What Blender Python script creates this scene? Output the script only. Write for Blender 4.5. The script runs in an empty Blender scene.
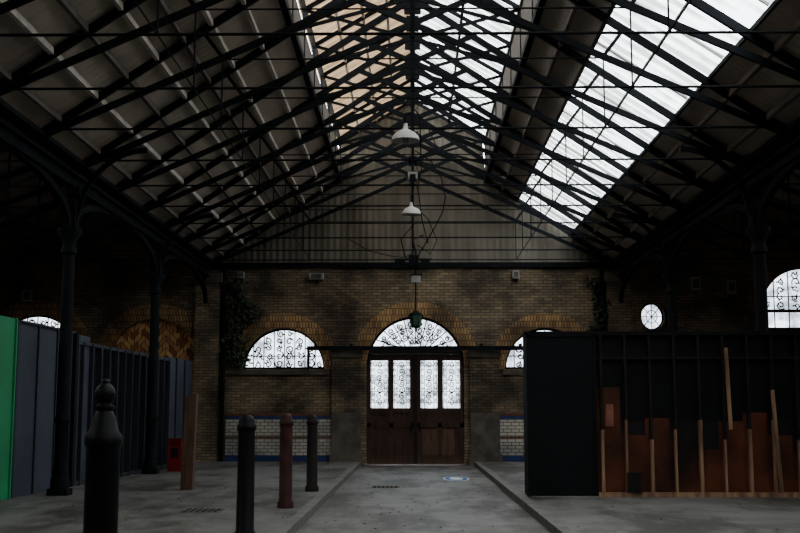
import bpy, math, random
from mathutils import Vector, Matrix
random.seed(7)
C = bpy.context.scene.collection
WALL_Y = 34.4; EAVE = 6.1; CX = 6.4; APEX = 10.35; SL = (APEX-EAVE)/CX
LX = 2.3; LZ = 10.15; LTOP = 11.5
Y0 = -6.0
SKY = 14.0

# ---------------------------------------------------------------- materials
def nt(name):
    m = bpy.data.materials.new(name); m.use_nodes = True
    t = m.node_tree; t.nodes.clear()
    o = t.nodes.new('ShaderNodeOutputMaterial')
    return m, t, o
def N(t, typ, **kw):
    n = t.nodes.new(typ)
    for k, v in kw.items():
        if k in n.inputs: n.inputs[k].default_value = v
        else: setattr(n, k, v)
    return n
def mat(name, c1, c2=None, scale=3.0, rough=0.7, metal=0.0, bump=0.0, detail=6, spec=0.3, stretch=(1,1,1), big=0.0):
    m, t, o = nt(name); L = t.links.new
    b = N(t, 'ShaderNodeBsdfPrincipled'); b.inputs['Roughness'].default_value = rough
    b.inputs['Metallic'].default_value = metal; b.inputs['Specular IOR Level'].default_value = spec
    c2 = c2 or tuple(x*0.6 for x in c1)
    tc = N(t, 'ShaderNodeTexCoord'); mp = N(t, 'ShaderNodeMapping'); mp.inputs['Scale'].default_value = stretch
    L(tc.outputs['Object'], mp.inputs[0])
    no = N(t, 'ShaderNodeTexNoise'); no.inputs['Scale'].default_value = scale; no.inputs['Detail'].default_value = detail
    L(mp.outputs[0], no.inputs['Vector'])
    r = N(t, 'ShaderNodeValToRGB'); r.color_ramp.elements[0].position = .35; r.color_ramp.elements[1].position = .65
    r.color_ramp.elements[0].color = (*c2, 1); r.color_ramp.elements[1].color = (*c1, 1)
    L(no.outputs[0], r.inputs[0]); last = r.outputs[0]
    if big:
        n2 = N(t, 'ShaderNodeTexNoise'); n2.inputs['Scale'].default_value = big; n2.inputs['Detail'].default_value = 10; n2.inputs['Roughness'].default_value = .72
        mp2 = N(t, 'ShaderNodeMapping'); mp2.inputs['Scale'].default_value = (1.6, .55, 1); L(tc.outputs['Object'], mp2.inputs[0])
        L(mp2.outputs[0], n2.inputs['Vector'])
        r2 = N(t, 'ShaderNodeValToRGB'); r2.color_ramp.elements[0].position = .42; r2.color_ramp.elements[1].position = .54
        r2.color_ramp.elements[0].color = (.38,.36,.33,1); r2.color_ramp.elements[1].color = (1.12,1.12,1.12,1)
        L(n2.outputs[0], r2.inputs[0])
        mx = N(t, 'ShaderNodeMix', data_type='RGBA', blend_type='MULTIPLY'); mx.inputs[0].default_value = 1
        L(last, mx.inputs[6]); L(r2.outputs[0], mx.inputs[7]); last = mx.outputs[2]
    L(last, b.inputs['Base Color'])
    if bump:
        bp = N(t, 'ShaderNodeBump'); bp.inputs['Strength'].default_value = bump; bp.inputs['Distance'].default_value = .02
        L(no.outputs[0], bp.inputs['Height']); L(bp.outputs[0], b.inputs['Normal'])
    L(b.outputs[0], o.inputs[0])
    return m
def brick(name, c1, c2, mortar, axis='x', w=.28, h=.09, ms=.012, rough=.85, grime=.65, diag=False):
    m, t, o = nt(name); L = t.links.new
    b = N(t, 'ShaderNodeBsdfPrincipled'); b.inputs['Roughness'].default_value = rough
    b.inputs['Specular IOR Level'].default_value = .2
    tc = N(t, 'ShaderNodeTexCoord'); s = N(t, 'ShaderNodeSeparateXYZ'); cb = N(t, 'ShaderNodeCombineXYZ')
    L(tc.outputs['Object'], s.inputs[0])
    L(s.outputs['X' if axis == 'x' else 'Y'], cb.inputs[0]); L(s.outputs['Z'], cb.inputs[1])
    src = cb
    if diag:
        pp = N(t, 'ShaderNodeMath', operation='PINGPONG'); pp.inputs[1].default_value = .35; L(s.outputs['X'], pp.inputs[0])
        ad = N(t, 'ShaderNodeMath', operation='ADD'); L(s.outputs['Z'], ad.inputs[0]); L(pp.outputs[0], ad.inputs[1])
        cb2 = N(t, 'ShaderNodeCombineXYZ'); L(s.outputs['X'], cb2.inputs[0]); L(ad.outputs[0], cb2.inputs[1]); src = cb2
    br = N(t, 'ShaderNodeTexBrick'); br.inputs['Scale'].default_value = 1
    br.inputs['Brick Width'].default_value = w; br.inputs['Row Height'].default_value = h; br.inputs['Mortar Size'].default_value = ms
    br.inputs['Color1'].default_value = (*c1, 1); br.inputs['Color2'].default_value = (*c2, 1); br.inputs['Mortar'].default_value = (*mortar, 1)
    br.inputs['Bias'].default_value = 0
    L(src.outputs[0], br.inputs['Vector'])
    no = N(t, 'ShaderNodeTexNoise'); no.inputs['Scale'].default_value = .7; no.inputs['Detail'].default_value = 8
    L(tc.outputs['Object'], no.inputs['Vector'])
    r = N(t, 'ShaderNodeValToRGB'); r.color_ramp.elements[0].position = .40; r.color_ramp.elements[1].position = .60
    g = 1-grime; r.color_ramp.elements[0].color = (g, g, g, 1); r.color_ramp.elements[1].color = (1.25, 1.2, 1.1, 1)
    L(no.outputs[0], r.inputs[0])
    mx = N(t, 'ShaderNodeMix', data_type='RGBA', blend_type='MULTIPLY'); mx.inputs[0].default_value = 1
    L(br.outputs['Color'], mx.inputs[6]); L(r.outputs[0], mx.inputs[7]); L(mx.outputs[2], b.inputs['Base Color'])
    bp = N(t, 'ShaderNodeBump'); bp.inputs['Strength'].default_value = .4; bp.inputs['Distance'].default_value = .01; bp.invert = True
    L(br.outputs['Fac'], bp.inputs['Height']); L(bp.outputs[0], b.inputs['Normal'])
    L(b.outputs[0], o.inputs[0])
    return m
def glazing(name, tint, lo, pitch, diffuse=.25, dcol=(.3,.3,.28), mid=(.30,.62), amp=.14):
    m, t, o = nt(name); L = t.links.new
    tc = N(t, 'ShaderNodeTexCoord'); s = N(t, 'ShaderNodeSeparateXYZ'); L(tc.outputs['Object'], s.inputs[0])
    mu = N(t, 'ShaderNodeMath', operation='MULTIPLY'); mu.inputs[1].default_value = 2*math.pi/pitch; L(s.outputs['Y'], mu.inputs[0])
    sn = N(t, 'ShaderNodeMath', operation='SINE'); L(mu.outputs[0], sn.inputs[0])
    no = N(t, 'ShaderNodeTexNoise'); no.inputs['Scale'].default_value = 1.3; no.inputs['Detail'].default_value = 7
    L(tc.outputs['Object'], no.inputs['Vector'])
    a = N(t, 'ShaderNodeMath', operation='MULTIPLY_ADD'); a.inputs[1].default_value = amp; L(sn.outputs[0], a.inputs[0]); L(no.outputs[0], a.inputs[2])
    r = N(t, 'ShaderNodeValToRGB'); r.color_ramp.elements[0].position = mid[0]; r.color_ramp.elements[1].position = mid[1]
    r.color_ramp.elements[0].color = tuple(x*lo for x in tint)+(1,); r.color_ramp.elements[1].color = (*tint, 1)
    L(a.outputs[0], r.inputs[0])
    tr = N(t, 'ShaderNodeBsdfTransparent'); L(r.outputs[0], tr.inputs[0])
    df = N(t, 'ShaderNodeBsdfTranslucent'); df.inputs[0].default_value = (*dcol, 1)
    mx = N(t, 'ShaderNodeMixShader'); mx.inputs[0].default_value = diffuse
    L(tr.outputs[0], mx.inputs[1]); L(df.outputs[0], mx.inputs[2]); L(mx.outputs[0], o.inputs[0])
    return m

M = {}
M['brick'] = brick('old_stock_brick', (.205,.155,.098), (.10,.078,.055), (.06,.052,.041))
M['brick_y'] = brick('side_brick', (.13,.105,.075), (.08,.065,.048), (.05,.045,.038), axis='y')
M['ring'] = brick('arch_brick', (.40,.25,.11), (.22,.13,.065), (.07,.05,.036), w=.09, h=.2)
M['diag'] = brick('patterned_brick', (.70,.40,.15), (.22,.07,.035), (.05,.034,.025), w=.22, h=.2, diag=True, grime=.2)
M['tile'] = brick('white_glazed_brick', (.42,.41,.37), (.34,.33,.30), (.09,.085,.075), w=.24, h=.1, rough=.35, grime=.35)
M['blue'] = mat('blue_glazed_tile', (.025,.04,.13), rough=.3)
M['brown_tile'] = mat('brown_glazed_tile', (.12,.045,.025), rough=.35)
M['stone'] = mat('pier_stone', (.10,.086,.068), (.05,.043,.035), 2.5, .85, bump=.4)
M['iron'] = mat('painted_iron', (.007,.008,.010), (.004,.005,.006), 4, .75, 0, spec=.08)
M['iron2'] = mat('rod_iron', (.006,.007,.008), rough=.8, spec=.08)
M['sheetA'] = mat('roof_sheet_dark', (.38,.32,.26), (.23,.195,.16), 1.5, .85, stretch=(1,.35,1))
M['sheetB'] = mat('roof_sheet_pale', (.52,.45,.375), (.36,.31,.26), 1.5, .85, stretch=(1,.35,1))
M['gable'] = mat('gable_sheet', (.135,.118,.09), (.08,.07,.053), 1.2, .8, stretch=(2,1,.3))
M['purlin'] = mat('purlin_timber', (.58,.54,.47), (.42,.38,.33), 3, .8)
M['louvre'] = mat('louvre_board', (.13,.11,.09), (.08,.07,.06), 3, .8)
M['glazeW'] = glazing('corrugated_skylight', (.58,.61,.62), .26, .4, .25, mid=(.34,.60))
M['glazeFill'] = glazing('aisle_fill_glazing', (.36,.36,.34), .45, .4, .3)  # added aisle glazing; tint sets how much fill light it lets in
M['glazeT'] = glazing('dirty_boarded_glazing', (.085,.058,.034), .28, .47, .3, (.14,.095,.055), amp=.2)
M['glazeW2'] = glazing('lantern_skylight', (.52,.535,.53), .26, .4, .25, mid=(.34,.60))
M['road'] = mat('worn_concrete', (.14,.137,.13), (.085,.082,.078), 1.6, .5, bump=.25, detail=12, spec=.4, big=.6)
M['pave'] = mat('pavement_concrete', (.115,.112,.105), (.072,.07,.066), 1.3, .65, bump=.3, detail=12, big=.45)
M['kerb'] = mat('granite_kerb', (.13,.127,.115), (.075,.072,.066), 5, .7)
M['hoard'] = mat('dark_painted_ply', (.020,.024,.035), (.014,.016,.024), 1.5, .6)
M['hoardB'] = mat('blue_grey_ply', (.040,.048,.070), (.026,.032,.047), 1.5, .6)
M['hoardK'] = mat('black_painted_ply', (.007,.0075,.009), (.0045,.005,.006), 2, .7, spec=.1)
M['green'] = mat('green_painted_ply', (.012,.22,.085), (.01,.175,.065), 1.5, .55)
M['maroon'] = mat('brown_ply', (.12,.036,.016), (.012,.007,.007), .9, .7, spec=.12, detail=10)
M['stud'] = mat('stud_timber', (.34,.20,.11), (.12,.065,.04), 2, .7, stretch=(4,4,.6))
M['studK'] = mat('dark_stud', (.015,.013,.013), rough=.7, spec=.12)
M['orange'] = mat('orange_patch', (.24,.10,.06), (.15,.05,.035), 3, .7)
M['door'] = mat('door_timber', (.050,.026,.018), (.027,.015,.011), 3, .6, stretch=(4,1,.6), spec=.15)
M['doorframe'] = mat('door_frame_paint', (.016,.011,.010), rough=.6, spec=.15)
M['boll_red'] = mat('rusty_red_paint', (.055,.016,.013), (.018,.009,.008), 5, .6, bump=.3, spec=.15)
M['boll_blk'] = mat('black_gloss_paint', (.004,.0045,.0055), (.003,.003,.0035), 4, .5, spec=.12)
M['boll_dk'] = mat('brown_black_paint', (.015,.010,.009), (.008,.006,.006), 4, .6, spec=.15)
M['wood'] = mat('old_timber_post', (.09,.045,.026), (.045,.023,.015), 4, .75, stretch=(4,4,.5))
M['red'] = mat('fire_red', (.19,.009,.009), (.10,.006,.006), rough=.4)
M['enamel'] = mat('white_enamel', (.50,.50,.47), (.4,.4,.37), 3, .4)
M['white'] = mat('white_plastic', (.34,.34,.32), rough=.5)
M['glassg'] = mat('green_lantern_glass', (.05,.12,.08), rough=.3)
M['leaf'] = mat('leaf', (.028,.042,.018), (.012,.018,.010), 6, .7)
M['dry'] = mat('dry_leaf', (.22,.18,.12), (.08,.06,.04), 6, .8)
M['paint'] = mat('white_road_paint', (.7,.72,.75), (.45,.47,.5), 9, .6)
M['paintb'] = mat('blue_road_paint', (.03,.14,.42), rough=.6)
M['redframe'] = mat('oxide_frame', (.10,.035,.03), rough=.6)
m, t, o = nt('window_glass'); tr = N(t, 'ShaderNodeBsdfTransparent')
tc = N(t, 'ShaderNodeTexCoord'); no = N(t, 'ShaderNodeTexNoise'); no.inputs['Scale'].default_value = 2.2; no.inputs['Detail'].default_value = 8
rr_ = N(t, 'ShaderNodeValToRGB'); rr_.color_ramp.elements[0].position = .38; rr_.color_ramp.elements[1].position = .58
rr_.color_ramp.elements[0].color = (.075,.083,.092,1); rr_.color_ramp.elements[1].color = (.30,.33,.355,1)
t.links.new(tc.outputs['Object'], no.inputs['Vector']); t.links.new(no.outputs[0], rr_.inputs[0]); t.links.new(rr_.outputs[0], tr.inputs[0])
gl = N(t, 'ShaderNodeBsdfGlossy'); gl.inputs['Roughness'].default_value = .1
mx = N(t, 'ShaderNodeMixShader'); mx.inputs[0].default_value = .05
t.links.new(tr.outputs[0], mx.inputs[1]); t.links.new(gl.outputs[0], mx.inputs[2]); t.links.new(mx.outputs[0], o.inputs[0]); M['glass'] = m

# ---------------------------------------------------------------- mesh builder
class MB:
    def __init__(s): s.v = []; s.f = []; s.m = []; s.mats = []
    def mi(s, k):
        if k not in s.mats: s.mats.append(k)
        return s.mats.index(k)
    def add(s, vs, fs, k):
        b = len(s.v); i = s.mi(k); s.v += [tuple(v) for v in vs]
        for f in fs: s.f.append(tuple(b+a for a in f)); s.m.append(i)
    def hexa(s, p, k):
        s.add(p, [(0,3,2,1),(4,5,6,7),(0,1,5,4),(1,2,6,5),(2,3,7,6),(3,0,4,7)], k)
    def box(s, x0, x1, y0, y1, z0, z1, k):
        s.hexa([(x0,y0,z0),(x1,y0,z0),(x1,y1,z0),(x0,y1,z0),(x0,y0,z1),(x1,y0,z1),(x1,y1,z1),(x0,y1,z1)], k)
    def beam(s, p, q, w, h, k):
        p = Vector(p); q = Vector(q); d = (q-p).normalized()
        up = Vector((0,0,1)) if abs(d.z) < .98 else Vector((0,1,0))
        a = d.cross(up).normalized()*w/2; b = a.cross(d).normalized()*h/2
        s.hexa([p-a-b, p+a-b, q+a-b, q-a-b, p-a+b, p+a+b, q+a+b, q-a+b], k)
    def tube(s, pts, r, k, n=6, closed=False):
        pts = [Vector(p) for p in pts]; vs = []; L = len(pts)
        ref = None
        for i, p in enumerate(pts):
            if closed: d = pts[(i+1) % L]-pts[i-1]
            else: d = pts[min(i+1, L-1)]-pts[max(i-1, 0)]
            d.normalize()
            if ref is None:
                ref = Vector((0,0,1)) if abs(d.z) < .9 else Vector((0,1,0))
            a = d.cross(ref)
            if a.length < 1e-4: a = d.cross(Vector((1,0,.1)))
            a.normalize(); b = a.cross(d).normalized()
            ref = b
            for j in range(n):
                t = 2*math.pi*j/n; vs.append(p+a*math.cos(t)*r+b*math.sin(t)*r)
        fs = []
        for i in range(L if closed else L-1):
            i2 = (i+1) % L
            for j in range(n): fs.append((i*n+j, i*n+(j+1) % n, i2*n+(j+1) % n, i2*n+j))
        if not closed: fs += [tuple(range(n))[::-1], tuple((L-1)*n+j for j in range(n))]
        s.add(vs, fs, k)
    def rev(s, cx, cy, prof, k, n=20):
        vs = []; fs = []
        for r, z in prof:
            for j in range(n):
                t = 2*math.pi*j/n; vs.append((cx+r*math.cos(t), cy+r*math.sin(t), z))
        for i in range(len(prof)-1):
            for j in range(n): fs.append((i*n+j, i*n+(j+1) % n, (i+1)*n+(j+1) % n, (i+1)*n+j))
        fs += [tuple(range(n))[::-1], tuple((len(prof)-1)*n+j for j in range(n))]
        s.add(vs, fs, k)
    def corr(s, xa, za, xb, zb, y0, y1, k, pitch=.2, amp=.022):
        n = int(round((y1-y0)/(pitch/2))); vs = []
        L = math.hypot(xb-xa, zb-za); nx = -(zb-za)/L; nz = (xb-xa)/L
        if nz < 0: nx, nz = -nx, -nz
        for i in range(n+1):
            y = y0+(y1-y0)*i/n; o = amp if i % 2 else -amp
            vs += [(xa+nx*o, y, za+nz*o), (xb+nx*o, y, zb+nz*o)]
        s.add(vs, [(2*i, 2*i+1, 2*i+3, 2*i+2) for i in range(n)], k)
    def ring(s, cx, cz, r0, r1, y0, y1, k, a0=0, a1=math.pi, n=28):
        for i in range(n):
            t0 = a0+(a1-a0)*i/n; t1 = a0+(a1-a0)*(i+1)/n
            q = [(r0,t0),(r1,t0),(r1,t1),(r0,t1)]
            P = [(cx+r*math.cos(t), cz+r*math.sin(t)) for r, t in q]
            s.hexa([(x,y0,z) for x, z in P]+[(x,y1,z) for x, z in P], k)
    def obj(s, name, smooth=False, parent=None):
        me = bpy.data.meshes.new(name); me.from_pydata(s.v, [], s.f)
        for k in s.mats: me.materials.append(M[k])
        me.polygons.foreach_set('material_index', s.m)
        if smooth: me.polygons.foreach_set('use_smooth', [True]*len(s.f))
        me.update(); ob = bpy.data.objects.new(name, me); C.objects.link(ob)
        if parent: ob.parent = parent
        return ob
def smooth_obj(ob, ang=40):
    try:
        me = ob.data; me.polygons.foreach_set('use_smooth', [True]*len(me.polygons)); me.set_sharp_from_angle(angle=math.radians(ang))
    except Exception: pass
    return ob
def copy(ob, loc):
    n = ob.copy(); C.objects.link(n); n.location = loc; return n

# ---------------------------------------------------------------- floor
KL, KR = -1.58, 1.85
b = MB()
b.box(KL, KR, Y0, WALL_Y, -.2, 0, 'road')
b.box(-14, KL-.16, Y0, WALL_Y, -.2, .12, 'pave')
b.box(KR+.16, 14, Y0, WALL_Y, -.2, .12, 'pave')
b.obj('floor')
for nm, x0, x1 in (('kerb', KL-.16, KL), ('kerb', KR, KR+.16)):
    b = MB(); y = Y0
    while y < WALL_Y-.3:
        y2 = min(y+1.0, WALL_Y-.2); b.box(x0, x1, y+.006, y2-.006, -.15, .125, 'kerb'); y = y2
    b.obj(nm)
b = MB(); b.box(-60, 60, WALL_Y+.4, 90, -.3, -.1, 'pave'); b.obj('ground')

# ---------------------------------------------------------------- back wall
def arch_pts(cx, zb, zs, r, n=28):
    p = [(cx-r, zb)] if zb < zs-.01 else []
    p += [(cx-r*math.cos(math.pi*i/n), zs+r*math.sin(math.pi*i/n)) for i in range(n+1)]
    if zb < zs-.01: p.append((cx+r, zb))
    return p
GX = .07
def cutwall(name, outer, holes, y, thick, key):
    cu = bpy.data.curves.new(name+'_c', 'CURVE'); cu.dimensions = '2D'; cu.fill_mode = 'BOTH'; cu.extrude = thick/2
    for pl in [outer]+holes:
        sp = cu.splines.new('POLY'); sp.points.add(len(pl)-1)
        for i, (x, z) in enumerate(pl): sp.points[i].co = (x, z, 0, 1)
        sp.use_cyclic_u = True
    co = bpy.data.objects.new(name+'_c', cu); C.objects.link(co)
    bpy.context.view_layer.update()
    me = bpy.data.meshes.new_from_object(co.evaluated_get(bpy.context.evaluated_depsgraph_get()))
    me.name = name; me.transform(Matrix.Translation((0, y+thick/2, 0)) @ Matrix.Rotation(math.pi/2, 4, 'X'))
    me.materials.clear(); me.materials.append(M[key])
    bpy.data.objects.remove(co); ob = bpy.data.objects.new(name, me); C.objects.link(ob); return ob
outer = [(-14,0)]+arch_pts(GX, 0, 3.06, 1.5)+[(14,0),(14,6.9),(CX,6.9),(CX,6.15),(-CX,6.15),(-CX,6.9),(-14,6.9)]
W = [(-4.0, 2.93, 2.93, 1.27), (4.1, 2.93, 2.93, 1.27), (-11.75, 3.25, 3.25, 1.38), (12.15, 4.15, 4.75, 1.35)]
circ = [(7.43+.36*math.cos(2*math.pi*i/32), 4.56+.42*math.sin(2*math.pi*i/32)) for i in range(32)]
cutwall('wall_back', outer, [arch_pts(*w) for w in W]+[circ, arch_pts(-8.0, 2.2, 3.05, 1.45)], WALL_Y, .45, 'brick')

# brick arch surrounds as trim
b = MB()
for cx, zs, r in ((-4.0,2.93,1.27),(4.1,2.93,1.27),(-11.75,3.25,1.38),(12.15,4.75,1.35),(-8,3.05,1.45),(GX,3.06,1.5)):
    b.ring(cx, zs, r, r+.24, WALL_Y-.05, WALL_Y+.02, 'ring'); b.ring(cx, zs, r+.25, r+.46, WALL_Y-.03, WALL_Y+.02, 'ring')
b.obj('trim_1')
b = MB(); P = arch_pts(-8, 2.2, 3.05, 1.45)
b.add([(x, WALL_Y+.18, z) for x, z in P], [tuple(range(len(P)))], 'diag'); b.obj('patterned_brick_panel')

# dado with glazed brick
b = MB()
for x0, x1 in ((-5.75,-2.5),(2.65,6.1)):
    b.box(x0, x1, WALL_Y-.05, WALL_Y, .30, 1.40, 'tile')
    b.box(x0, x1, WALL_Y-.06, WALL_Y, .12, .30, 'blue')
    b.box(x0, x1, WALL_Y-.06, WALL_Y, 1.40, 1.50, 'blue')
    b.box(x0, x1, WALL_Y-.06, WALL_Y, 1.50, 1.58, 'brown_tile')
    b.box(x0, x1, WALL_Y-.055, WALL_Y, .82, .88, 'brown_tile')
    b.box(x0+.1, x1-.1, WALL_Y-.09, WALL_Y, 2.76, 2.9, 'stone')
b.obj('trim_2')
for x0, x1 in ((-2.5,-1.6),(1.75,2.65)):
    b = MB(); b.box(x0, x1, WALL_Y-.12, WALL_Y, 0, 3.3, 'brick'); b.box(x0-.06, x1+.06, WALL_Y-.17, WALL_Y, 0, .35, 'stone')
    b.box(x0, x1, WALL_Y-.13, WALL_Y, .35, 1.6, 'stone')
    b.box(x0-.05, x1+.05, WALL_Y-.18, WALL_Y, 3.3, 3.5, 'stone'); b.obj('brick_pier')
for x0, x1 in ((-6.75,-6.0),(6.0,6.75)):
    b = MB(); b.box(x0, x1, WALL_Y-.2, WALL_Y, .12, 5.7, 'brick'); b.box(x0-.08, x1+.08, WALL_Y-.28, WALL_Y, 5.6, 5.9, 'stone'); b.obj('corner_pier')

# gable corrugated end
def rz(x):
    x = abs(x)
    if x <= LX: return LZ+(LX-x)*(LTOP-LZ)/LX
    return EAVE+(CX-x)*SL if x < CX else EAVE
b = MB(); vs = []; n = 128
xs = [-CX+2*CX*i/n for i in range(n+1)]
for i, x in enumerate(xs):
    o = .010 if i % 2 else -.010; vs += [(x, WALL_Y+.05+o, 6.15), (x, WALL_Y+.05+o, rz(x)+.06)]
b.add(vs, [(2*i, 2*i+2, 2*i+3, 2*i+1) for i in range(n)], 'gable')
for sx in (-1, 1):
    vs = []
    for i in range(77):
        x = 6.4+.1*i; z = 6.1+(min(x,10.2)-6.4)*.6-(max(x,10.2)-10.2)*.35
        vs += [(sx*x, WALL_Y+.05+(.025 if i % 2 else -.025), 6.85), (sx*x, WALL_Y+.05, max(6.86, z+.06))]
    b.add(vs, [(2*i, 2*i+2, 2*i+3, 2*i+1) for i in range(76)], 'gable')
b.box(-CX, CX, WALL_Y-.1, WALL_Y, 6.08, 6.24, 'iron')
b.obj('wall_gable')

# other walls
b = MB(); b.box(-14.3, -14, Y0, WALL_Y+.4, 0, 7.2, 'brick_y'); b.obj('wall_left')
b = MB(); b.box(14, 14.3, Y0, WALL_Y+.4, 0, 7.2, 'brick_y'); b.obj('wall_right')
b = MB(); b.box(-14.3, 14.3, Y0-.4, Y0, 0, 11.8, 'brick'); b.obj('wall_front')

# ---------------------------------------------------------------- roof
b = MB(); RY1 = WALL_Y+.2
def rp(x): return EAVE+(CX-abs(x))*SL+.12
bl = [(6.4,5.3,'sheetA'),(5.3,4.3,'sheetB'),(4.3,3.4,'sheetA'),(3.4,2.3,'sheetB')]
for a, c, k in bl: b.corr(-a, rp(a), -c, rp(c), Y0, RY1, k, amp=.012)
for a, c, k in [(6.4,4.95,'sheetA'),(3.3,2.3,'sheetA')]: b.corr(a, rp(a), c, rp(c), Y0, RY1, k, amp=.012)
for sx in (-1, 1):
    b.corr(sx*6.4, 6.22, sx*10.2, 8.5, Y0, RY1, 'sheetA')
    zf = lambda x: 8.5-(x-10.2)*.35
    b.corr(sx*10.2, 8.5, sx*11.2, zf(11.2), Y0, RY1, 'sheetA'); b.corr(sx*13.2, zf(13.2), sx*14.2, zf(14.2), Y0, RY1, 'sheetA')
    b.corr(sx*11.2, zf(11.2), sx*13.2, zf(13.2), 25, RY1, 'sheetA')
    b.corr(sx*11.2, zf(11.2), sx*13.2, zf(13.2), Y0, 25, 'glazeFill')  # roof opening added to light the aisles, kept out of view
    b.box(sx*6.4-.25, sx*6.4+.25, Y0, RY1, 6.18, 6.26, 'iron')   # valley gutter
b.obj('ceiling')
b = MB(); b.corr(4.95, rp(4.95), 3.3, rp(3.3), Y0, RY1, 'glazeW')
for x in (3.3, 4.95): b.beam((x, Y0, rp(x)-.05), (x, RY1, rp(x)-.05), .05, .07, 'iron')
b.beam((4.12, Y0, rp(4.12)-.05), (4.12, RY1, rp(4.12)-.05), .03, .04, 'louvre')
y = Y0
while y < RY1:
    b.beam((4.95, y, rp(4.95)+.03), (3.3, y, rp(3.3)+.03), .045, .04, 'louvre'); y += 1.16
b.obj('roof_skylight')
# ridge lantern
b = MB()
b.corr(-LX-.1, LZ-.05, 0, LTOP, Y0, RY1, 'glazeT'); b.corr(LX+.1, LZ-.05, 0, LTOP, Y0, RY1, 'glazeW2')
b.beam((0, Y0, LTOP-.1), (0, RY1, LTOP-.1), .14, .26, 'iron')
for sx in (-1, 1):
    top = 9.72 if sx < 0 else 10.15
    z = 8.85
    while z < top-.05:
        b.beam((sx*LX-.0, Y0, z+.08), (sx*LX, RY1, z+.08), .03, .158, 'louvre'); z += .165
    b.beam((sx*LX, Y0, LZ-.06), (sx*LX, RY1, LZ-.06), .1, .12, 'iron'); b.beam((sx*LX, Y0, 8.86), (sx*LX, RY1, 8.86), .12, .14, 'iron')
    for x in ((.6,1.15,1.7) if sx < 0 else (1.15,)): b.beam((sx*x, Y0, LZ+(LX-x)*.587-.06), (sx*x, RY1, LZ+(LX-x)*.587-.06), .06, .08, 'purlin' if sx < 0 else 'iron')
    y = RY1-.3
    while y > Y0:
        b.beam((sx*LX, y, 8.8), (sx*LX, y, LZ), .07, .07, 'iron')
        b.beam((sx*LX, y, LZ-.08), (0, y, LTOP-.08), .06, .09, 'iron' ); y -= 2.3333
b.obj('roof_lantern')
# purlins
b = MB()
for x in (-5.9,-5.3,-4.8,-4.3,-3.85,-3.4,-2.85): b.beam((x, Y0, rp(x)-.09), (x, RY1, rp(x)-.09), .07, .1, 'purlin' if x not in (-5.9,-4.8,-3.85) else 'louvre')
for x in (5.9, 5.3, 2.8): b.beam((x, Y0, rp(x)-.09), (x, RY1, rp(x)-.09), .07, .1, 'louvre')
b.obj('roof_purlins')

# ---------------------------------------------------------------- trusses
b = MB()
for sx in (-1, 1):
    b.beam((sx*CX, 0, EAVE), (0, 0, APEX), .07, .13, 'iron')
    b.beam((sx*CX, 0, EAVE), (-sx*1.26, 0, 9.51), .06, .11, 'iron')
    b.beam((sx*LX, 0, 8.82), (-sx*LX, 0, 10.1), .04, .07, 'iron')
    b.beam((sx*3.2, 0, 7.53), (sx*3.55, 0, 7.99), .05, .06, 'iron')
    b.tube([(sx*3.2, 0, 7.53), (sx*3.2, 0, 6.3)], .014, 'iron2')
b.tube([(-CX, 0, 6.3), (CX, 0, 6.3)], .02, 'iron2')
b.tube([(-3.3, 0, 7.5), (3.3, 0, 7.5)], .014, 'iron2')
b.beam((0, 0, APEX), (0, 0, 6.25), .055, .055, 'iron')
b.box(-.18, .18, -.03, .03, APEX-.35, APEX+.02, 'iron'); b.box(-.12, .12, -.03, .03, 8.8, 9.1, 'iron')
tr0 = b.obj('roof_truss'); ys = [WALL_Y-.25]+[WALL_Y-2.3333*k for k in range(1, 17)]
tr0.location = (0, ys[0], 0)
for y in ys[1:]: copy(tr0, (0, y, 0))
# aisle trusses
b = MB()
b.beam((6.65,0,6.2),(10.2,0,8.35),.07,.14,'iron'); b.beam((13.95,0,7.0),(10.2,0,8.35),.07,.14,'iron')
b.tube([(6.65,0,6.3),(13.95,0,6.3)],.02,'iron2'); b.beam((10.2,0,8.4),(10.2,0,6.3),.04,.04,'iron')
b.beam((10.2,0,6.4),(8.3,0,7.2),.05,.06,'iron'); b.beam((10.2,0,6.4),(12.2,0,7.6),.05,.06,'iron')
at = b.obj('aisle_truss'); at.location = (0, ys[0]-.1, 0)
for y in ys[1:13:1]: copy(at, (0, y, 0))
for y in ys[:13:1]:
    c = copy(at, (0, y-.1 if y == ys[0] else y, 0)); c.rotation_euler = (0, 0, math.pi)
# longitudinal wind ties
b = MB()
for x in (-3.2, 3.2): b.tube([(x, Y0+.05, 6.3), (x, WALL_Y-.15, 6.3)], .012, 'iron2')
b.obj('tie_rods')

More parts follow.
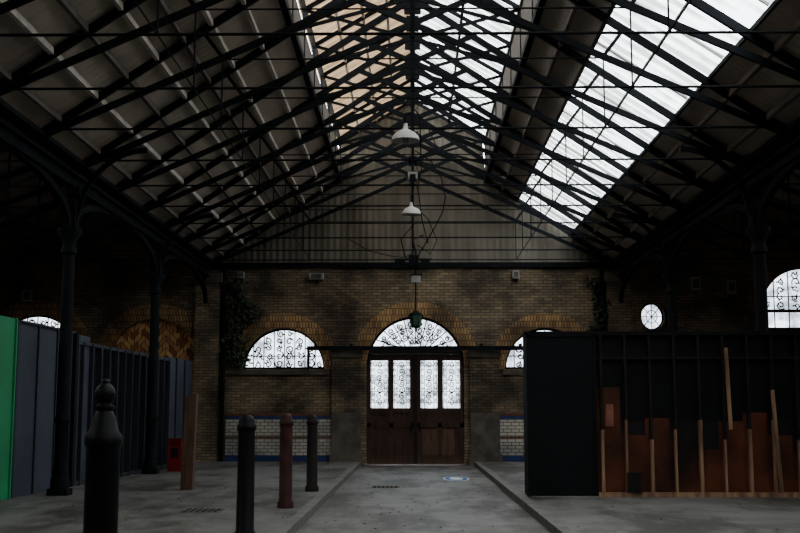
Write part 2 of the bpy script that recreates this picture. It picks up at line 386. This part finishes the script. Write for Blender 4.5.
# ---------------------------------------------------------------- columns and arcade girders
CY = [27.4, 20.4, 13.4, 6.4, -.6]
b = MB()
b.box(-.18,.18,-.18,.18,.12,.24,'iron')
b.rev(0,0,[(.17,.24),(.17,.4),(.14,.46),(.15,.52),(.125,.6),(.12,1.4),(.145,1.44),(.145,1.5),(.12,1.55),(.11,4.5),(.15,4.54),(.15,4.6),(.12,4.66),(.13,4.78),(.22,4.92),(.22,5.0)],'iron',16)
b.box(-.13,.13,-.13,.13,5.0,5.76,'iron'); b.box(-.2,.2,-.2,.2,5.62,5.76,'iron')
c0 = smooth_obj(b.obj('cast_iron_column'), 35)
first = True
for sx in (-1, 1):
    for y in CY:
        if first: c0.location = (sx*CX, y, 0); first = False
        else: copy(c0, (sx*CX, y, 0))
for sx in (-1, 1):
    b = MB(); x = sx*CX
    b.box(x-.12, x+.12, Y0, WALL_Y-.3, 6.0, 6.06, 'iron'); b.box(x-.03, x+.03, Y0, WALL_Y-.3, 5.8, 6.16, 'iron'); b.box(x-.12, x+.12, Y0, WALL_Y-.3, 5.76, 5.81, 'iron')
    ends = [WALL_Y-.2]+CY
    for i in range(len(ends)-1):
        ya, yb = ends[i]-.14, ends[i+1]+.14; mid = (ya+yb)/2; h = (ya-yb)/2; prev = None
        for j in range(25):
            t = math.pi*j/24; p = (x, mid+h*math.cos(t), 4.95+.85*math.sin(t)**.8 if 0 < j < 24 else 4.95)
            if prev: b.beam(prev, p, .12, .12, 'iron')
            prev = p
        for f in (.9,.78,.64):
            for s2 in (-1, 1):
                yy = mid+s2*h*f; zz = 4.95+.85*math.sqrt(1-f*f)**.8; b.beam((x,yy,zz),(x,yy,5.8),.04,.04,'iron')
        for s2 in (-1, 1):
            b.tube([(x, mid+s2*h*.93+.13*math.cos(q*math.pi/8), 5.6+.13*math.sin(q*math.pi/8)) for q in range(16)], .02, 'iron', 5, True)
    b.obj('arcade_girder')
# transverse brackets at the columns
b = MB()
for j in range(10):
    t0 = math.pi/2*j/10; t1 = math.pi/2*(j+1)/10
    b.beam((1.3-1.3*math.cos(t0),0,5.0+1.5*math.sin(t0)),(1.3-1.3*math.cos(t1),0,5.0+1.5*math.sin(t1)),.07,.09,'iron')
br0 = b.obj('column_bracket'); br0.location = (-CX+.1, 20.4, 0)
copy(br0, (-CX+.1, 27.4, 0))
for y in (20.4, 27.4): c = copy(br0, (CX-.1, y, 0)); c.rotation_euler = (0,0,math.pi)

# ---------------------------------------------------------------- windows
def scroll(mb, cx, cz, r, y, s=1, a0=0, turns=1.4, k='iron2', rad=.021):
    n = 22; mb.tube([(cx+s*(r*(1-.8*i/n))*math.cos(a0+turns*2*math.pi*i/n), y, cz+(r*(1-.8*i/n))*math.sin(a0+turns*2*math.pi*i/n)) for i in range(n+1)], rad, k, 4)
def arch_window(name, cx, zb, zs, r, y, frame='iron', step=.32, sr=.021):
    b = MB()
    b.ring(cx, zs, r-.06, r, y-.04, y+.04, frame)
    b.box(cx-r, cx+r, y-.04, y+.04, zb, zb+.07, frame)
    if zs > zb+.1:
        for sx in (-1,1): b.box(cx+sx*(r-.03)-.03, cx+sx*(r-.03)+.03, y-.04, y+.04, zb, zs, frame)
        b.box(cx-r, cx+r, y-.04, y+.04, zs-.06, zs+.03, frame)
    k = int(r/step)
    for i in range(-k, k+1):
        x = i*step
        if abs(x) < r-.05: b.box(cx+x-.016, cx+x+.016, y-.015, y+.015, zb, zs+math.sqrt(r*r-x*x)-.03, 'iron2')
    for zz in (.42,):
        h = math.sqrt(max(.01, r*r-zz*zz)); b.box(cx-h, cx+h, y-.013, y+.013, zs+zz*r/1.3-.016, zs+zz*r/1.3+.016, 'iron2')
    for i in range(-k-1, k+1):
        for j in range(5):
            x = (i+.5)*step+random.uniform(-.04,.04); z = .16+j*.24+random.uniform(-.03,.03)
            if math.hypot(x, z) < r-.15:
                scroll(b, cx+x, zs+z, random.uniform(.08,.14), y, 1 if (i+j) % 2 else -1, random.random()*6, random.uniform(.9,1.5), rad=sr)
                for _ in range(2):
                    a = random.random()*6.28; q = Vector((cx+x+.1*math.cos(a), y, zs+z+.1*math.sin(a)))
                    d = Vector((math.cos(a+.6), 0, math.sin(a+.6)))*.06; e = Vector((-d.z, 0, d.x))*.5
                    if math.hypot(q.x-cx, q.z-zs) < r-.1: b.add([q-d, q+e, q+d, q-e], [(0,1,2,3)], 'iron2')
    P = arch_pts(cx, zb, zs, r-.03)
    b.add([(x, y+.05, z) for x, z in P], [tuple(range(len(P)))], 'glass')
    return b.obj(name)
YW = WALL_Y+.2
arch_window('window_1', -4.0, 2.93, 2.93, 1.27, YW)
arch_window('window_2', 4.1, 2.93, 2.93, 1.27, YW)
arch_window('window_3', -11.75, 3.25, 3.25, 1.38, YW)
arch_window('window_4', 12.15, 4.15, 4.75, 1.35, YW, 'redframe', .45)
b = MB()
b.tube([(7.43+.35*math.cos(2*math.pi*i/32), YW, 4.56+.41*math.sin(2*math.pi*i/32)) for i in range(32)], .035, 'iron', 6, True)
for i in range(4):
    a = math.pi*i/4; b.tube([(7.43-.35*math.cos(a), YW, 4.56-.41*math.sin(a)), (7.43+.35*math.cos(a), YW, 4.56+.41*math.sin(a))], .014, 'iron2', 4)
b.tube([(7.43+.17*math.cos(2*math.pi*i/20), YW, 4.56+.2*math.sin(2*math.pi*i/20)) for i in range(20)], .014, 'iron2', 4, True)
b.add([(7.43+.35*math.cos(2*math.pi*i/32), YW+.05, 4.56+.41*math.sin(2*math.pi*i/32)) for i in range(32)], [tuple(range(32))], 'glass')
b.obj('window_5')

# gate fanlight + doors
b = MB(); zs = 3.06; r = 1.5; y = WALL_Y+.12
b.ring(GX, zs, r-.07, r, y-.06, y+.06, 'doorframe')
b.box(GX-r, GX+r, y-.08, y+.08, 3.40, 3.62, 'doorframe')
for s2 in (-1, 1): b.box(GX+s2*1.46-.045, GX+s2*1.46+.045, WALL_Y+.165, WALL_Y+.3, 0, 3.4, 'doorframe')
for i in range(-5, 6):
    a = math.pi/2+i*.25; L0, L1 = .62, r-.05
    if zs+L1*math.sin(a) > 3.65: b.tube([(GX+L0*math.cos(a), y, max(3.62, zs+L0*math.sin(a))), (GX+L1*math.cos(a), y, zs+L1*math.sin(a))], .018, 'iron2', 4)
    for rr in (.72, .9, 1.08, 1.28):
        aa = a+.125; zz = zs+rr*math.sin(aa)
        if zz > 3.73 and i < 5: scroll(b, GX+rr*math.cos(aa), zz, random.uniform(.07,.12), y, 1 if i % 2 else -1, aa+random.random()*2)
b.tube([(GX+1.17*math.cos(a*math.pi/24), y, zs+1.17*math.sin(a*math.pi/24)) for a in range(4, 21)], .016, 'iron2', 4)
P = [(x, z) for x, z in arch_pts(GX, 3.06, 3.06, r-.03) if z > 3.5]
b.add([(x, y+.05, z) for x, z in P], [tuple(range(len(P)))], 'glass')
b.obj('window_6')
for side in (-1, 1):
    b = MB(); x0, x1 = (GX-1.485, GX-.004) if side < 0 else (GX+.004, GX+1.485)
    ya, yb = WALL_Y+.09, WALL_Y+.16
    w0, w1 = 1.74, 3.2
    xs = [x0+.115, x0+.635, x0+.815, x0+1.315] if side < 0 else [x0+.16, x0+.68, x0+.85, x0+1.37]
    b.box(x0, x1, ya, yb, .012, w0, 'door'); b.box(x0, x1, ya, yb, w1, 3.395, 'door')
    if side < 0: b.box(x1-.05, x1+.06, ya-.05, ya-.031, .03, 3.39, 'doorframe')
    for q0, q1 in ((x0, xs[0]), (xs[1], xs[2]), (xs[3], x1)): b.box(q0, q1, ya, yb, w0, w1, 'door')
    b.box(x0, x1, ya-.03, ya, .04, .28, 'door'); b.box(x0, x1, ya-.03, ya, 1.15, 1.28, 'door'); b.box(x0, x1, ya-.03, ya, 1.6, w0, 'door')
    for q in (x0, (x0+x1)/2-.06, x1-.12): b.box(q, q+.12, ya-.03, ya, .28, 1.6, 'door')
    i = x0+.17
    while i < x1-.1: b.box(i, i+.006, ya-.006, ya, .28, 1.6, 'doorframe'); i += .13
    for q0, q1 in ((xs[0], xs[1]), (xs[2], xs[3])):
        yy = ya+.03; mx_ = (q0+q1)/2
        for xx in (q0+.02, mx_-.14, mx_+.14, q1-.02): b.box(xx-.009, xx+.009, yy-.008, yy+.008, w0, w1, 'iron2')
        for zz in (w0+.16, w0+.5, w0+.86, w1-.16): b.box(q0, q1, yy-.01, yy+.01, zz-.011, zz+.011, 'iron2')
        for j in range(7):
            zz = w0+.17+j*.19; scroll(b, mx_, zz, .1, yy, 1 if j % 2 else -1, j, 1.3, rad=.016)
            for sx in (-1, 1): scroll(b, mx_+sx*.2, zz+.05, .05, yy, sx, j, 1.0, rad=.014)
        b.add([(q0,yy+.03,w0),(q1,yy+.03,w0),(q1,yy+.03,w1),(q0,yy+.03,w1)], [(0,1,2,3)], 'glass')
    hx = x1-.1 if side < 0 else x0+.12
    b.box(hx-.02, hx+.02, ya-.09, ya-.03, 1.05, 1.3, 'iron')
    if side > 0: b.box(x0+.2, x0+1.2, ya-.012, ya-.006, .3, 1.1, 'wood')
    b.obj('door_1' if side < 0 else 'door_2')
b = MB(); b.box(GX-1.5, GX+1.5, WALL_Y-.35, WALL_Y-.01, 0.001, .015, 'stone'); b.obj('door_threshold')
# gate rail across piers
b = MB(); b.beam((-3.25, WALL_Y-.3, 3.56), (3.6, WALL_Y-.3, 3.56), .1, .13, 'iron')
for x in (-3.0, -1.9, 2.1, 3.3): b.box(x-.04, x+.04, WALL_Y-.32, WALL_Y, 3.62, 3.7, 'iron')
b.box(-3.25, -3.17, WALL_Y-.34, WALL_Y-.26, 2.9, 3.56, 'iron')
b.obj('gate_rail')

# downpipes & ivy
for x in (-5.85, 5.85):
    b = MB(); b.tube([(x, WALL_Y-.12, .12), (x, WALL_Y-.12, 6.0)], .06, 'iron', 10)
    for z in (1, 2.5, 4, 5.5): b.rev(x, WALL_Y-.12, [(.08, z), (.08, z+.08)], 'iron', 10)
    b.obj('drain_pipe')
def ivy(cx, z0, z1, w, n):
    b = MB()
    for i in range(n):
        z = z0+(z1-z0)*random.random(); sp = w*(.35+.65*abs(math.sin(2.3*math.pi*(z-z0)/(z1-z0)+.4)))
        x = cx+.12*math.sin(z*3)+random.gauss(0, sp*.45); y = WALL_Y-.06-abs(random.gauss(0, .09)); s = .035+.05*random.random()
        a = Vector((random.uniform(-1,1), random.uniform(-.6,.6), random.uniform(-1,1))).normalized()*s
        c = a.orthogonal().normalized()*s*.7; p = Vector((x,y,z))
        b.add([p-a, p+c, p+a, p-c], [(0,1,2,3)], 'leaf')
    b.tube([(cx, WALL_Y-.05, z0), (cx+.05, WALL_Y-.06, (z0+z1)/2), (cx, WALL_Y-.05, z1)], .015, 'wood', 5)
    b.obj('ivy')
ivy(-5.4, 3.0, 5.7, .55, 1100); ivy(5.75, 3.6, 5.7, .35, 600)

# ---------------------------------------------------------------- left hoarding
A = Vector((-7.04, 19.3, 0)); D = Vector((.44, 14.2, 0)).normalized(); Nn = Vector((D.y, -D.x, 0))
def hb(mb, s0, s1, o0, o1, z0, z1, k):
    q = [A+D*s0+Nn*o0, A+D*s0+Nn*o1, A+D*s1+Nn*o1, A+D*s1+Nn*o0]
    mb.hexa([(p.x, p.y, z0) for p in q]+[(p.x, p.y, z1) for p in q], k)
b = MB()
hb(b, -3, .30, -.05, 0, .12, 3.25, 'green')
for s in (-1.9, -.68, .24): hb(b, s, s+.06, 0, .03, .12, 3.25, 'green')
b.obj('green_hoarding')
b = MB()
s = .36
while s < 3.4:
    hb(b, s+.01, s+.99, -.05, 0, .12, 3.2, 'hoardB'); hb(b, s-.03, s+.03, -.02, .03, .12, 3.2, 'hoard'); s += 1.01
hb(b, .36, 3.4, -.1, .05, 3.2, 3.24, 'hoard')
hb(b, 3.3, 3.45, -.05, .08, .12, 3.22, 'hoardK')
hb(b, 3.4, 11.0, -.06, -.03, .12, 3.06, 'hoardK')
s = 3.8
while s < 11: hb(b, s, s+.055, -.03, .08, .12, 3.06, 'hoard'); s += .6
for z in (.14, 3.0): hb(b, 3.4, 11.0, -.03, .06, z, z+.07, 'hoard')
s = 11.0
while s < 14: hb(b, s+.01, s+.99, -.05, 0, .12, 3.12, 'hoardB'); hb(b, s-.03, s+.03, -.02, .04, .12, 3.12, 'hoard'); s += 1.0
b.obj('timber_hoarding')

# ---------------------------------------------------------------- right hoarding
b = MB(); HY = 20.1
b.box(2.03, 3.27, HY-.12, HY-.06, .14, 3.0, 'hoardK'); b.box(2.03, 2.1, HY-.06, HY+.5, .14, 3.0, 'hoardK')
for x in (2.03, 3.22): b.box(x, x+.05, HY-.14, HY-.12, .14, 3.0, 'hoardK')
b.box(2.03, 3.27, HY-.14, HY-.12, 2.95, 3.0, 'hoardK')
b.box(3.27, 10.5, HY, HY+.03, 1.45, 2.98, 'hoardK')
x = 3.27; i = 0; tops = [2.05,1.2,1.5,1.1,.95,1.45,1.6,1.2,.9,1.4,1.7,1.3,1.0,1.5,1.6,1.4,1.4]
while x < 10.5:
    x2 = min(x+.436, 10.5); b.box(x, x2-.003, HY-.004, HY+.03, .14, tops[i % 17], 'maroon'); b.box(x, x2-.003, HY, HY+.03, .14, 1.45, 'studK'); x = x2; i += 1
b.box(2.0, 10.5, HY-.1, HY+.06, 2.98, 3.05, 'hoardK')
b.box(3.27, 10.5, HY-.1, HY, .12, .2, 'stud')
x = 3.34; i = 0
while x < 10.4:
    zt = 1.3+.2*math.sin(i*2.1)
    b.box(x, x+.05, HY-.1, HY, zt, 2.98, 'studK')
    b.box(x, x+(.055 if i % 2 == 0 else .035), HY-.1, HY, .2, zt, 'stud')
    x += .436; i += 1
b.box(3.27, 10.5, HY-.08, HY, 2.55, 2.60, 'studK')
b.box(3.44, 3.58, HY-.03, HY-.006, 1.35, 1.75, 'orange')
b.box(3.78, 4.02, HY-.16, HY-.02, .2, .55, 'studK')
b.hexa([(5.60,HY-.16,1.3),(5.66,HY-.16,1.3),(5.66,HY-.11,1.3),(5.60,HY-.11,1.3),(5.56,HY-.16,2.75),(5.62,HY-.16,2.75),(5.62,HY-.11,2.75),(5.56,HY-.11,2.75)], 'stud')
b.hexa([(6.45,HY-.16,.2),(6.51,HY-.16,.2),(6.51,HY-.11,.2),(6.45,HY-.11,.2),(6.36,HY-.16,2.0),(6.42,HY-.16,2.0),(6.42,HY-.11,2.0),(6.36,HY-.11,2.0)], 'stud')
b.obj('plywood_hoarding')

# ---------------------------------------------------------------- bollards
def boll(x, y, k, ztop, ball=False, r=.105):
    b = MB()
    if ball:
        pr = [(.15,.12),(.15,.3),(r+.01,.36),(r,.4),(r,1.38),(r+.012,1.40),(r+.012,1.45),(r-.015,1.49),(.075,1.56),(.05,1.61),(.062,1.625),(.062,1.64),(.045,1.65)]
        pr += [(max(.012, .066*math.sin(q)), 1.715-.072*math.cos(q)) for q in [.7+.25*i for i in range(9)]]+[(.024,1.785),(.028,1.795),(.02,1.81),(.008,1.815)]
    else:
        pr = [(.13,.12),(.13,.2),(r,.24),(r-.006,ztop-.2),(r+.008,ztop-.18),(r+.008,ztop-.13),(r-.006,ztop-.11),(r-.01,ztop-.07),(r*.75,ztop-.03),(r*.4,ztop-.006),(.01,ztop)]
    b.rev(x, y, pr, k, 24); smooth_obj(b.obj('bollard'), 35)
boll(-1.95, 7.06, 'boll_blk', 1.8, True)
boll(-1.96, 13.2, 'boll_blk', 1.58)
boll(-2.0, 17.7, 'boll_red', 1.59)
boll(-1.92, 21.4, 'boll_dk', 1.57)
b = MB(); x, y = -4.36, 21.8
b.hexa([(x-.12,y-.1,.12),(x+.1,y-.1,.12),(x+.1,y+.1,.12),(x-.12,y+.1,.12),(x-.08,y-.1,1.92),(x+.15,y-.1,1.96),(x+.15,y+.1,1.96),(x-.08,y+.1,1.92)], 'wood')
b.beam((x-.09,y-.11,.13),(x-.05,y-.11,1.88),.03,.03,'wood'); b.obj('timber_post')
b = MB(); x, y = -6.05, 28.6
b.box(x-.17,x+.17,y-.12,y+.12,.12,.9,'red'); b.box(x-.19,x+.19,y-.14,y+.14,.9,.95,'red'); b.box(x-.10,x+.10,y-.13,y-.12,.45,.7,'studK'); b.tube([(x-.1,y-.13,.8),(x+.1,y-.13,.8)],.015,'iron2')
b.obj('fire_point_box')

# ---------------------------------------------------------------- pendant lamps
def lamp(x, y, z):
    b = MB()
    b.tube([(x,y,z+.42),(x,y,z+.12)], .02, 'iron2', 8)
    b.rev(x,y,[(.035,z+.26),(.045,z+.17),(.09,z+.14),(.16,z+.10),(.215,z+.04),(.24,z-.03),(.232,z-.03),(.205,z+.03),(.1,z+.11),(.04,z+.13)],'enamel',28)
    b.rev(x,y,[(.035,z+.12),(.045,z+.04),(.06,z-.01),(.045,z-.06),(.01,z-.075)],'white',14)
    smooth_obj(b.obj('pendant_lamp'), 50)
lamp(-.12, 18.07, 6.12); lamp(-.03, 25.07, 6.12)
b = MB()
for x, y, z in ((-.12,18.07,6.10),(-.03,25.07,6.10)): b.beam((0,y,6.56),(x,y,6.54),.04,.04,'iron2')
b.tube([(.12,18.0,6.5),(.16,20.5,6.1),(.1,22.8,6.3),(.2,24,5.8),(.35,25.5,5.5),(.25,27.4,6.0),(.05,29.7,6.25)], .012, 'iron2', 5)
b.tube([(.0,25.0,6.3),(.35,25.1,6.0),(.55,25.1,5.5),(.4,25.2,5.2),(.1,25.1,5.4)], .012, 'iron2', 5)
b.tube([(.03,20.5,6.3),(.45,20.6,6.6),(.25,20.7,7.1),(.0,20.7,7.4)], .012, 'iron2', 5)
b.tube([(.05,25.1,7.6),(.42,25.1,7.35),(.66,25.1,6.95),(.75,25.1,6.5),(.68,25.1,6.15),(.5,25.1,5.8),(.3,25.1,5.45),(.15,25.1,5.2),(.05,25.1,4.9)], .014, 'iron2', 5)
b.tube([(.05,27.4,6.3),(-.3,27.5,5.9),(-.2,28.5,5.6),(.1,29.7,5.9),(.05,31.5,5.9)], .014, 'iron2', 5)
b.tube([(-1.8,29.7,6.3),(-1.2,29.8,5.95),(-.6,30.5,5.9),(.0,31.7,6.0)], .012, 'iron2', 5)
b.tube([(0,25.2,6.3),(0,29.7,6.22),(.08,31.8,6.2)], .022, 'iron2', 5)
b.obj('hanging_cable')
b = MB(); y = 22.7; b.box(-.1,.1,y-.08,y+.08,6.42,6.56,'white'); b.box(-.06,.06,y-.14,y-.08,6.34,6.5,'iron'); b.obj('junction_box')
b = MB(); y = 31.9
b.tube([(.08,y,6.3),(.08,y,4.55)], .022, 'iron2', 6)
b.beam((-.55,y,6.0),(.55,y,6.0),.05,.05,'iron'); b.box(-.52,-.22,y-.15,y+.1,5.72,5.97,'iron'); b.box(.22,.48,y-.15,y+.1,5.74,5.97,'iron'); b.box(-.12,.16,y-.2,y+.1,5.82,6.1,'iron')
b.box(-.04,.22,y-.1,y+.1,5.32,5.52,'white'); b.box(-.08,.26,y-.12,y+.12,5.52,5.56,'iron')
b.obj('floodlight_bracket')
b = MB(); x = .08
b.rev(x,y,[(.02,4.55),(.06,4.5),(.2,4.4),(.21,4.37)],'iron',6); b.rev(x,y,[(.19,4.37),(.12,4.08)],'glassg',6); b.rev(x,y,[(.13,4.08),(.13,4.04),(.03,4.0)],'iron',6)
for i in range(6):
    a = math.pi*i/3; b.tube([(x+.195*math.cos(a),y+.195*math.sin(a),4.37),(x+.13*math.cos(a),y+.13*math.sin(a),4.06)],.012,'iron2',5)
b.obj('hanging_lantern')

# wall boxes
for x, z, w, h in ((-12.0,5.2,.3,.35),(8.75,5.55,.28,.4),(9.85,5.45,.28,.4),(-5.35,5.85,.2,.2),(-3.0,5.8,.45,.2),(3.2,5.85,.2,.25)):
    b = MB(); b.box(x-w/2,x+w/2,WALL_Y-.18,WALL_Y-.02,z-h/2,z+h/2,'white'); b.box(x-w*.35,x+w*.35,WALL_Y-.2,WALL_Y-.18,z-h*.35,z+h*.35,'stone'); b.box(x-.03,x+.03,WALL_Y-.05,WALL_Y,z-h/2-.1,z+h/2,'iron'); b.obj('wall_speaker')

# leaf litter, painted mark, covers
b = MB()
for i in range(420):
    if random.random() < .6: x = random.uniform(-6.1, -1.8); z = .126
    else: x = random.uniform(2.1, 9); z = .126
    y = random.uniform(11, 33) if x < 0 else random.uniform(11, 19.6)
    s = .015+.03*random.random(); a = random.random()*6.28
    q = [Vector((math.cos(a+t)*s*(1 if j % 2 else .55), math.sin(a+t)*s*(1 if j % 2 else .55), random.random()*.02)) for j, t in enumerate((0,1.57,3.14,4.71))]
    b.add([Vector((x,y,z))+v for v in q], [(0,1,2,3)], 'dry')
for i in range(90):
    s = .015+.02*random.random(); x = random.uniform(KL+.05, KR-.05); y = random.uniform(12, 33); b.add([(x-s,y,.004),(x,y-s,.012),(x+s,y,.004),(x,y+s*.6,.012)], [(0,1,2,3)], 'dry')
b.obj('leaf_litter')
b = MB(); cx, cy = 1.05, 27.6
def flat_ring(cx, cy, r0, r1, z, k, n=28):
    vs = []
    for i in range(n):
        a = 2*math.pi*i/n; vs += [(cx+r0*math.cos(a), cy+r0*3*math.sin(a), z), (cx+r1*math.cos(a), cy+r1*3*math.sin(a), z)]
    b.add(vs, [(2*i, 2*i+1, (2*i+3) % (2*n), (2*i+2) % (2*n)) for i in range(n)], k)
flat_ring(cx, cy, .0, .17, .004, 'paint'); flat_ring(cx, cy, .19, .27, .004, 'paintb'); flat_ring(cx, cy, .29, .32, .004, 'paint')
b.obj('painted_road_mark')
for x, y, z in ((-.6, 24.5, 0), (-3.2, 17.2, .12)):
    b = MB(); b.box(x-.3, x+.3, y-.3, y+.3, z, z+.006, 'stone')
    for i in range(6): b.box(x-.25+i*.09, x-.21+i*.09, y-.26, y+.26, z+.006, z+.011, 'iron')
    b.obj('drain_cover')

# ---------------------------------------------------------------- light: overcast sky + portals
w = bpy.data.worlds.new('overcast'); bpy.context.scene.world = w; w.use_nodes = True
bg = w.node_tree.nodes['Background']; bg.inputs[0].default_value = (.93,.965,1,1); bg.inputs[1].default_value = SKY
def portal(name, loc, rot, sx, sy):
    l = bpy.data.lights.new(name, 'AREA'); l.shape = 'RECTANGLE'; l.size = sx; l.size_y = sy; l.cycles.is_portal = True
    o = bpy.data.objects.new(name, l); C.objects.link(o); o.location = loc; o.rotation_euler = rot
ym = (Y0+RY1)/2; LY = RY1-Y0
portal('aisle_fill_portal', (4.125+.1, ym, rp(4.125)+.15), (0, math.atan(SL), 0), 2.1, LY)
portal('lantern_portal', (1.15+.05, ym, 10.85+.12), (0, math.atan(.587), 0), 2.8, LY)
portal('lantern_portal', (-1.15-.05, ym, 10.85+.12), (0, -math.atan(.587), 0), 2.8, LY)
portal('window_portal', (GX, WALL_Y+.35, 2.9), (-math.pi/2, 0, 0), 3.0, 3.4)
for sx in (-1, 1): portal('aisle_fill_portal', (sx*12.2, (Y0+25)/2, 7.9), (0, sx*math.atan(.35), 0), 2.2, 25-Y0)  # portals for the added aisle fill glazing
for x, z in ((-4.0,3.55),(4.1,3.55),(-11.75,3.95),(12.15,5.1)): portal('window_portal', (x, WALL_Y+.35, z), (-math.pi/2, 0, 0), 2.8, 2.0)

# ---------------------------------------------------------------- camera
cam = bpy.data.cameras.new('camera'); cam.lens = 50; cam.sensor_width = 36
co = bpy.data.objects.new('camera', cam); C.objects.link(co)
co.location = (0, 0, 1.6); co.rotation_euler = (math.radians(90+7.49), 0, math.radians(.67))
bpy.context.scene.camera = co
